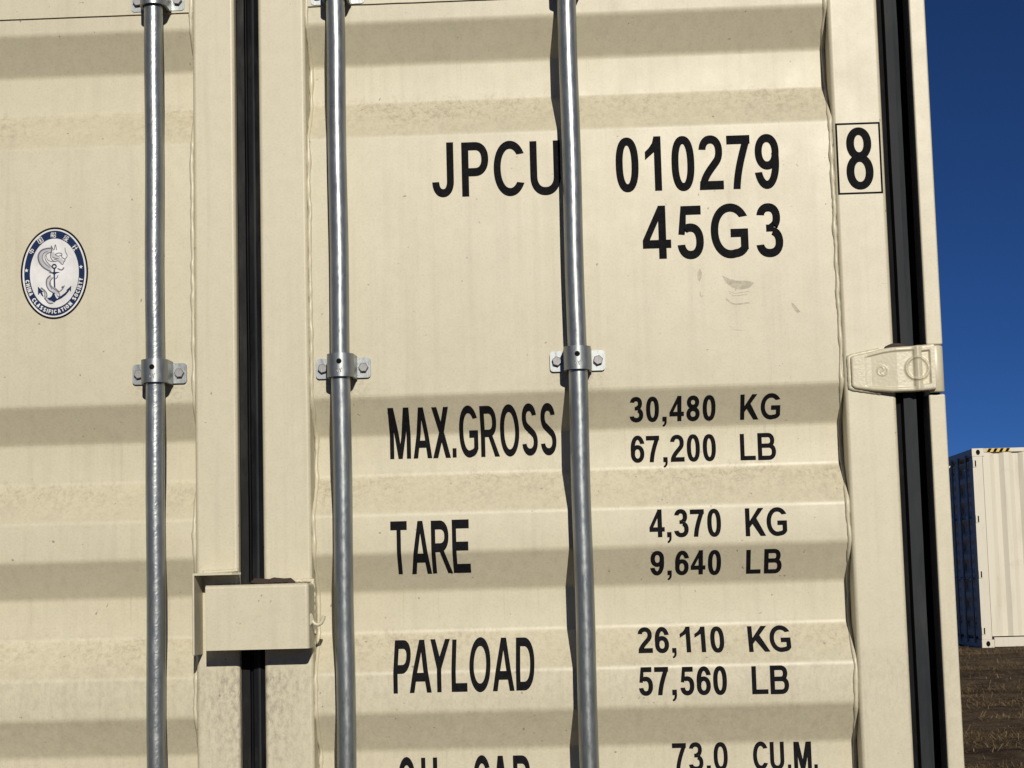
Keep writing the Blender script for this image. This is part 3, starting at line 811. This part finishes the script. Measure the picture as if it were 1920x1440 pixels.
def lettering(name, sv, sh, items, parent, flat=None, mat=M_INK, lift=0.0007):
    bm = bmesh.new()
    for ch, x0, x1, z0, z1 in items:
        for li, layer in enumerate(glyph(ch, x1 - x0, z1 - z0, sv * 1.05, sh * 1.02)):
            for poly in layer:
                try:
                    bm.faces.new([bm.verts.new((x0 + x, -0.00012 * li, z0 + z)) for x, z in poly])
                except ValueError: pass
    conform(bm, lift, flat)
    me = bpy.data.meshes.new('lettering')
    bm.normal_update()
    for f in bm.faces:
        if f.normal.y > 0: f.normal_flip()
    bm.to_mesh(me); bm.free()
    me.materials.append(mat)
    o = bpy.data.objects.new('lettering', me); sc.collection.objects.link(o); o.parent = parent
    o['label'] = 'black stencilled lettering reading ' + name
    return o
for name, sv, sh, it in ROWS:
    words = name.split(' '); k = 0
    for w_ in words:
        lettering(w_, sv, sh, it[k:k + len(w_)], door_r); k += len(w_)
lettering('8', 0.0131, 0.0136, [('8', 1.0664, 1.1138, 2.0280, 2.1401)], door_r, flat=0.0)
b = MB()
fx0, fx1, fz0, fz1, w = 1.0502, 1.1288, 2.0202, 2.1488, 0.0031
for q in ((fx0, fx1, fz0, fz0 + w), (fx0, fx1, fz1 - w, fz1), (fx0, fx0 + w, fz0 + w, fz1 - w), (fx1 - w, fx1, fz0 + w, fz1 - w)):
    b.add([(q[0], -0.0007, q[2]), (q[1], -0.0007, q[2]), (q[1], -0.0007, q[3]), (q[0], -0.0007, q[3])], [(0, 1, 2, 3)])
fr = b.build('check_digit_frame', M_INK, door_r)

# scuffs below the size code
def crescent(name, polys):
    bm = bmesh.new()
    for li, p in enumerate(polys):
        try: bm.faces.new([bm.verts.new((x, -0.00008 * li, z)) for x, z in p])
        except ValueError: pass
    conform(bm, 0.0004)
    me = bpy.data.meshes.new(name); bm.normal_update()
    for f in bm.faces:
        if f.normal.y > 0: f.normal_flip()
    bm.to_mesh(me); bm.free(); me.materials.append(M_SCUFF)
    o = bpy.data.objects.new(name, me); sc.collection.objects.link(o); o.parent = door_r
sm = [[(0.8408, 1.8844), (0.8462, 1.8711), (0.8576, 1.8624), (0.8714, 1.8572), (0.888, 1.8602), (0.8977, 1.87), (0.8838, 1.8734), (0.8674, 1.874), (0.8535, 1.878)]]
crescent('scuff_mark', sm)
for pts, w in (([(0.8515, 1.8554), (0.8618, 1.8515), (0.876, 1.8529), (0.8877, 1.8543)], 0.0007), ([(0.8525, 1.8524), (0.8593, 1.8474), (0.8711, 1.8477), (0.8828, 1.8491)], 0.0009),
               ([(0.8462, 1.8419), (0.8542, 1.8351), (0.8622, 1.8319), (0.8752, 1.8327), (0.8869, 1.8341)], 0.0013), ([(0.8502, 1.7943), (0.8582, 1.7875), (0.8674, 1.7855), (0.878, 1.7855)], 0.0004),
               ([(0.8017, 1.8571), (0.8009, 1.8511), (0.8036, 1.8469), (0.8067, 1.8498)], 0.0008)):
    crescent('scuff_mark', pen(pts, w, w))
crescent('scuff_mark', [[(0.8026, 1.8988), (0.797, 1.8894), (0.7978, 1.8799), (0.8006, 1.8744), (0.8043, 1.8808), (0.8053, 1.8904)]])
crescent('scuff_mark', [[(0.9605, 1.8329), (0.9613, 1.8245), (0.9701, 1.8124), (0.9755, 1.8152), (0.9672, 1.8267)]])

# ------------------------------------------------------------------ oval classification sticker on the left leaf
def sticker():
    b = MB(); K = 0.0001335; CX, CZ = -0.3517, 1.9280
    yy = [P0 - 0.0004]
    def pt(x, y): return ((x - 590) * K + CX, (742 - y) * K + CZ)
    def poly(ps, mi):
        yy[0] -= 0.000035
        b.add([(*((p[0], yy[0], p[1])),) for p in ps], [tuple(range(len(ps)))], mi)
    def disc(rx, ry, mi, cx=590, cy=742):
        poly([pt(cx + rx * math.cos(k * math.pi / 36), cy + ry * math.sin(k * math.pi / 36)) for k in range(72)], mi)
    def stroke(ps, w, mi, taper=False):
        yy[0] -= 0.000035
        ps2 = []
        for i in range(len(ps) - 1):                                   # Catmull-Rom
            p0, p1, p2, p3 = ps[max(0, i-1)], ps[i], ps[i+1], ps[min(len(ps)-1, i+2)]
            for k in range(5):
                t = k / 5
                ps2.append(tuple(0.5 * (2*b1 + (c-a)*t + (2*a-5*b1+4*c-d)*t*t + (3*b1-a-3*c+d)*t**3) for a, b1, c, d in zip(p0, p1, p2, p3)))
        ps2.append(ps[-1])
        q = dedupe([pt(*p) for p in ps2])
        for p in pen(q, w * K / 2, w * K / 2):
            b.add([(x, yy[0], z) for x, z in p], [(0, 1, 2, 3)], mi)
    W, N, L, PL, INK = 0, 1, 2, 3, 4
    disc(459, 626, INK); disc(434, 600, W); disc(411, 580, N); disc(333, 472, W)
    # dragon body fills, then outlines
    stroke([(560, 440), (480, 440), (420, 480), (415, 560), (470, 635), (545, 690)], 62, PL)
    stroke([(545, 790), (515, 850), (530, 920), (590, 970), (640, 1030)], 56, PL)
    stroke([(405, 940), (465, 1000), (480, 1060), (500, 1115), (560, 1145)], 40, PL)
    stroke([(555, 470), (600, 520), (660, 560), (700, 600)], 60, PL)
    for ps, w in (([(545, 400), (480, 405), (410, 430), (370, 500), (385, 590), (440, 660), (510, 705), (548, 722)], 15),
                  ([(560, 455), (500, 470), (462, 510), (475, 565), (520, 625), (560, 655)], 8),
                  ([(500, 440), (440, 470), (425, 540), (465, 610), (525, 665)], 6),
                  ([(550, 425), (540, 520), (580, 580), (640, 578), (672, 605), (700, 628), (716, 600), (735, 562), (690, 525), (690, 482), (640, 470), (600, 492)], 9),
                  ([(600, 490), (640, 512), (690, 500)], 8), ([(560, 520), (600, 540), (650, 545)], 7), ([(580, 560), (625, 555)], 6),
                  ([(480, 500), (495, 550), (540, 580), (600, 585)], 6),
                  ([(557, 440), (546, 365)], 9), ([(546, 365), (578, 430)], 8), ([(588, 425), (603, 355), (622, 430)], 8),
                  ([(735, 400), (740, 450), (765, 510), (738, 555)], 7), ([(635, 680), (690, 702), (722, 668)], 12), ([(690, 700), (715, 690)], 8),
                  ([(540, 770), (490, 820), (484, 900), (520, 970), (575, 1006)], 12), ([(575, 800), (536, 850), (550, 920), (600, 965), (652, 1010), (664, 1062), (625, 1050)], 8),
                  ([(545, 830), (525, 890), (560, 960)], 7), ([(640, 770), (630, 800), (605, 820)], 7), ([(590, 930), (640, 980), (660, 1000)], 6),
                  ([(408, 935), (470, 985), (492, 1040), (470, 1090), (520, 1150), (575, 1148)], 9), ([(440, 960), (462, 1020), (455, 1080), (500, 1120)], 6),
                  ([(660, 995), (700, 965), (728, 915)], 8), ([(695, 950), (715, 930)], 22)):
        stroke(ps, w * 1.35, L)
    # anchor
    ringp = [(590 + 26 * math.cos(k * math.pi / 12), 650 + 26 * math.sin(k * math.pi / 12)) for k in range(25)]
    yy[0] -= 0.00004
    for p in pen([pt(*q) for q in ringp[:-1]], 8 * K, 8 * K, True): b.add([(x, yy[0], z) for x, z in p], [(0, 1, 2, 3)], N)
    stroke([(591, 678), (591, 800), (596, 935)], 20, N)
    poly([pt(*q) for q in ((508, 733), (575, 728), (590, 712), (606, 728), (672, 731), (620, 744), (592, 765), (560, 744))], N)
    poly([pt(*q) for q in ((572, 1008), (558, 1052), (535, 1072), (496, 1078), (520, 1105), (560, 1118), (588, 1142), (612, 1120), (640, 1105), (612, 1070), (596, 1030), (600, 1008))], N)
    poly([pt(*q) for q in ((628, 1112), (690, 1085), (750, 1040), (795, 985), (785, 968), (740, 1015), (690, 1052), (640, 1082))], N)
    poly([pt(*q) for q in ((822, 922), (815, 1002), (795, 972), (752, 985))], N)
    poly([pt(*q) for q in ((368, 918), (372, 1032), (398, 1000), (440, 992))], N)
    poly([pt(*q) for q in ((388, 985), (402, 975), (430, 1010), (447, 1060), (420, 1040))], N)
    # circular lettering, letters stand towards the centre
    txt = 'CHINA CLASSIFICATION SOCIETY'
    A, B_ = 371, 526
    t0, t1 = R(188.5), R(352.5)
    samp = [t0 + (t1 - t0) * k / 400 for k in range(401)]
    acc = [0.0]
    for k in range(400):
        acc.append(acc[-1] + math.hypot(A * (math.cos(samp[k+1]) - math.cos(samp[k])), B_ * (math.sin(samp[k+1]) - math.sin(samp[k]))))
    wid = {'I': 22, ' ': 30, 'F': 38, 'L': 38, 'T': 40, 'E': 40}
    ws = [wid.get(c, 45) for c in txt]; tot = sum(ws); pos = 0
    for c, w_ in zip(txt, ws):
        s_ = (pos + w_ / 2) / tot * acc[-1]; pos += w_
        if c == ' ': continue
        k = max(i for i in range(401) if acc[i] <= s_); t = samp[k]
        cx, cy = A * math.cos(t), -B_ * math.sin(t)
        tx, ty = -A * math.sin(t), -B_ * math.cos(t); l = math.hypot(tx, ty); tx, ty = tx / l, ty / l
        ux, uy = ty, -tx                                                # towards the centre
        if ux * cx + uy * cy > 0: ux, uy = -ux, -uy
        Wd, Hd = w_ * 0.88, 54
        for layer in glyph(c, Wd, Hd, 14.5, 13):
            yy[0] -= 0.00001
            for p in layer:
                q = [pt(590 + cx + tx * (x - Wd / 2) + ux * (z - Hd / 2), 742 + cy + ty * (x - Wd / 2) + uy * (z - Hd / 2)) for x, z in p]
                b.add([(x, yy[0], z) for x, z in q], [tuple(range(len(q)))], W)
    # five characters on the upper arc, drawn with straight strokes in a 0..10 box
    CH = [((283, 437), -54, [[(1, 7), (9, 7)], [(1, 3), (9, 3)], [(1, 3), (1, 7)], [(9, 3), (9, 7)], [(5, 0), (5, 10)]]),
          ((400, 290), -31, [[(0.5, 0), (0.5, 10), (9.5, 10), (9.5, 0), (0.5, 0)], [(3, 7.5), (7, 7.5)], [(3, 5), (7, 5)], [(3, 2.5), (7, 2.5)], [(5, 2.5), (5, 7.5)]]),
          ((578, 220), 2, [[(1, 0), (1, 8), (4, 8), (4, 0)], [(0, 4), (5, 4)], [(2.5, 10), (2.5, 8)], [(6, 10), (6, 5.5)], [(9, 10), (9.5, 5.5)], [(6, 0), (6, 4), (9.5, 4), (9.5, 0), (6, 0)]]),
          ((752, 275), 31, [[(3, 10), (0.5, 7), (3.5, 6), (0.5, 3.5)], [(0, 1), (4, 2)], [(5, 9.5), (9, 9.5), (7.5, 6), (9.5, 6), (5, 0)], [(5.5, 9), (5, 0)], [(6, 4.5), (10, 0)]]),
          ((873, 405), 52, [[(2, 10), (3, 8.5)], [(0.5, 7), (4.5, 7), (0.5, 3)], [(2.5, 5), (2.5, 0)], [(7.5, 10), (7.5, 0.5)], [(5.3, 6), (10, 6)], [(5, 0.5), (10, 0.5)]])]
    for (cx, cy), ang, strokes in CH:
        ca, sa = math.cos(R(ang)), math.sin(R(ang))
        for st in strokes:
            q = []
            for x, z in st:
                u, v_ = (x - 5) * 7.2, -(z - 5) * 7.2
                q.append((cx + u * ca - v_ * sa, cy + u * sa + v_ * ca))
            yy[0] -= 0.00001
            for i in range(len(q) - 1):
                for p in pen([pt(*q[i]), pt(*q[i+1])], 4.6 * K, 4.6 * K): b.add([(x, yy[0], z) for x, z in p], [(0, 1, 2, 3)], W)
    for cx, cy in ((215, 697), (955, 672)):
        poly([pt(cx + (29 if k % 2 == 0 else 13) * math.sin(k * math.pi / 5), cy - (29 if k % 2 == 0 else 13) * math.cos(k * math.pi / 5)) for k in range(10)], W)
    o = b.build('classification_sticker', [M_WHITE, M_NAVY, M_LINE, M_PALE, M_INK], door_l)
    me = o.data
    bm = bmesh.new(); bm.from_mesh(me); bm.normal_update()
    for f in bm.faces:
        if f.normal.y > 0: f.normal_flip()
    bm.to_mesh(me); bm.free()
    o['label'] = 'oval white and navy sticker with dragon and anchor'
sticker()

# ------------------------------------------------------------------ rest of the main container (edges a step to the side would show)
def corrugated_side(name, x, y0, y1, z0, z1, sgn, mat, depth=0.036):
    b = MB(); prof = []; y = y0
    seg = [(0.070, 0), (0.068, 1), (0.072, 1), (0.068, 0)]
    cur = 0; k = 0
    prof.append((x, y))
    while y < y1:
        l, c = seg[k % 4]; y = min(y1, y + l); prof.append((x - sgn * depth * c, y)); k += 1
    b.strip(prof, z0, z1)
    return b.build(name, mat)
for s in (1, -1):
    o = corrugated_side('side_wall', s * 1.213, 0.16, 12.03, ZB + 0.16, ZT - 0.06, s, M_PAINT); part(o)
    part(boxobj('bottom_rail', None, *sorted((s * 1.150, s * 1.2185)), 0.165, 12.02, ZB, ZB + 0.158, M_PAINT, 0.003, 2))
    part(boxobj('top_rail', None, *sorted((s * 1.158, s * 1.2185)), 0.165, 12.02, ZT - 0.062, ZT - 0.002, M_PAINT, 0.003, 2))
    part(boxobj('corner_post', None, *sorted((s * 1.150, s * 1.2185)), 12.03, 12.19, ZB + 0.12, ZT - 0.12, M_PAINT, 0.003, 2))
    for yy0 in (-0.002, 12.03):
        for zc in (ZB, ZT - 0.118):
            part(boxobj('corner_casting', None, *sorted((s * 1.045, s * 1.2205)), yy0, yy0 + 0.165, zc, zc + 0.118, M_CAST, 0.004, 2))
part(boxobj('door_header', None, -1.04, 1.04, 0.004, 0.14, 2.580, ZT - 0.004, M_PAINT, 0.004, 2))
part(boxobj('door_sill', None, -1.04, 1.04, 0.004, 0.14, ZB, -0.006, M_PAINT, 0.004, 2))
part(boxobj('roof', None, -1.157, 1.157, 0.141, 12.02, ZT - 0.03, ZT - 0.012, M_PAINT))
part(boxobj('floor', None, -1.149, 1.149, 0.141, 12.02, ZB + 0.12, ZB + 0.15, M_PAINT))
part(boxobj('end_wall', None, -1.149, 1.149, 12.05, 12.09, ZB + 0.02, ZT - 0.02, M_PAINT))

# ------------------------------------------------------------------ far container
FX, FY, FZ, FH = 6.222, 23.60, 0.272, 2.896
FAR = empty('shipping_container', (FX, FY, FZ))
tag(FAR, 'pale weathered shipping container standing alone on the soil with black and yellow roof edge', 'shipping container')
def fp(o):
    o.parent = FAR; return o
L = 12.19
b = MB(); prof = [(0.155, 0.012)]; x = 0.155; k = 0
seg = [(0.115, 0), (0.068, 1), (0.072, 1), (0.068, 0), (0.070, 0)]
x = 0.255; prof.append((x, 0.012)); cyc = [(0.068, 0.036), (0.070, 0.036), (0.068, 0.0), (0.072, 0.0)]
while x < L - 0.2:
    dl, d = cyc[k % 4]; x += dl; prof.append((x, 0.012 + d)); k += 1
b.strip(prof, 0.165, FH - 0.058); fp(b.build('side_wall', M_FARSIDE))
b = MB(); b.strip([(q[0], 2.438 - q[1]) for q in prof], 0.165, FH - 0.058); fp(b.build('side_wall', M_FARSIDE))
for y0, y1 in ((0.0, 0.06), (2.378, 2.438)):
    fp(boxobj('bottom_rail', None, 0.18, L - 0.18, y0 + 0.002, y1 - 0.002, 0.012, 0.150, M_FAR, 0.004, 2))
    fp(boxobj('top_rail', None, 0.18, L - 0.18, y0 + 0.002, y1 - 0.002, FH - 0.062, FH - 0.004, M_FAR, 0.004, 2))
for x0 in (0.0, L - 0.178):
    for y0 in (0.0, 2.438 - 0.162):
        for z0 in (0.0, FH - 0.118):
            c = fp(boxobj('corner_casting', None, x0, x0 + 0.178, y0, y0 + 0.162, z0, z0 + 0.118, M_FAR, 0.005, 2))
            if y0 == 0.0:
                hb = MB(); o_ = [(x0 + 0.089 + 0.030 * math.cos(t * math.pi / 8), -0.001, z0 + 0.059 + 0.040 * math.sin(t * math.pi / 8)) for t in range(16)]
                hb.add(o_, [tuple(range(16))]); hb.build('aperture', M_BLACK, c)
        fp(boxobj('corner_post', None, x0 + 0.004, x0 + 0.150, y0 + 0.003, y0 + 0.155, 0.118, FH - 0.118, M_FAR, 0.004, 2))
fp(boxobj('roof', None, 0.18, L - 0.18, 0.061, 2.377, FH - 0.03, FH - 0.014, M_FAR))
fp(boxobj('floor', None, 0.18, L - 0.18, 0.061, 2.377, 0.10, 0.13, M_FAR))
fp(boxobj('end_wall', None, L - 0.05, L - 0.02, 0.16, 2.278, 0.12, FH - 0.12, M_FAR))
# hinge pockets on the near post
for hz in (2.675, 1.865, 1.06, 0.245):
    h_ = fp(boxobj('hinge', None, 0.006, 0.060, -0.006, 0.001, hz - 0.055, hz + 0.055, M_FAR, 0.002, 1))
    boxobj('hinge_slot', h_, 0.034, 0.052, -0.0085, -0.0065, hz - 0.045, hz + 0.045, M_BLACK)
# door end
for y0 in (0.165, 1.222):
    b = MB(); rp = []; z = 0.16; k = 0
    pr = [(0.03, z)]
    while z < FH - 0.18:
        dz, d = ((0.075, 0.03), (0.066, 0.066), (0.075, 0.066), (0.066, 0.03))[k % 4]; z = min(FH - 0.17, z + dz); pr.append((d, z)); k += 1
    v = [(x_, y0, z_) for x_, z_ in pr] + [(x_, y0 + 1.05, z_) for x_, z_ in pr]; n = len(pr)
    b.add(v, [(i, i+1, n+i+1, n+i) for i in range(n-1)])
    dr = fp(b.build('door', M_FAR))
    for a0, a1 in ((y0, y0 + 0.08), (y0 + 0.97, y0 + 1.05)):
        boxobj('stile', dr, 0.004, 0.060, a0, a1, 0.125, FH - 0.13, M_FAR, 0.004, 1)
    for off in (0.22, 0.78):
        q = MB(); q.tube([(-0.018, y0 + off, 0.06), (-0.018, y0 + off, FH - 0.08)], 0.017, 12)
        br_ = fp(q.build('locking_bar', M_BAR, smooth=True, angle=40))
        for z_ in (0.35, 1.0, 1.9, 2.6): boxobj('bearing_bracket', br_, -0.040, 0.012, y0 + off - 0.045, y0 + off + 0.045, z_ - 0.02, z_ + 0.02, M_STRAP)
        q = MB(); q.tube([(-0.035, y0 + off, 1.02), (-0.035, y0 + off + 0.30, 1.0)], 0.012, 10); q.build('handle', M_BAR, br_, smooth=True)
fp(boxobj('door_sill', None, 0.002, 0.10, 0.18, 2.258, 0.004, 0.118, M_FAR))
fp(boxobj('door_header', None, 0.002, 0.10, 0.18, 2.258, FH - 0.118, FH - 0.006, M_FAR))
fp(boxobj('gasket', None, 0.030, 0.055, 1.2152, 1.2215, 0.12, FH - 0.12, M_RUBBER))
# hazard tape along the roof edge
b = MB(); x0, x1, z0, z1 = 0.205, 0.555, FH - 0.058, FH - 0.008
b.add([(x0, -0.0035, z0), (x1, -0.0035, z0), (x1, -0.0035, z1), (x0, -0.0035, z1)], [(0, 1, 2, 3)], 0)
hz_ = fp(b.build('hazard_tape', M_YELLOW)); hz_['label'] = 'yellow tape with slanting black bars'
x = x0 - 0.02
for i in range(4):
    xs0, xs1 = x0 + 0.012 + i * 0.088, x0 + 0.056 + i * 0.088
    q = MB(); q.add([(xs0, -0.0050, z0), (xs1, -0.0050, z0), (xs1 + 0.030, -0.0050, z1), (xs0 + 0.030, -0.0050, z1)], [(0, 1, 2, 3)])
    q.build('black_bar', M_BLACK, hz_)
bpy.context.view_layer.update()
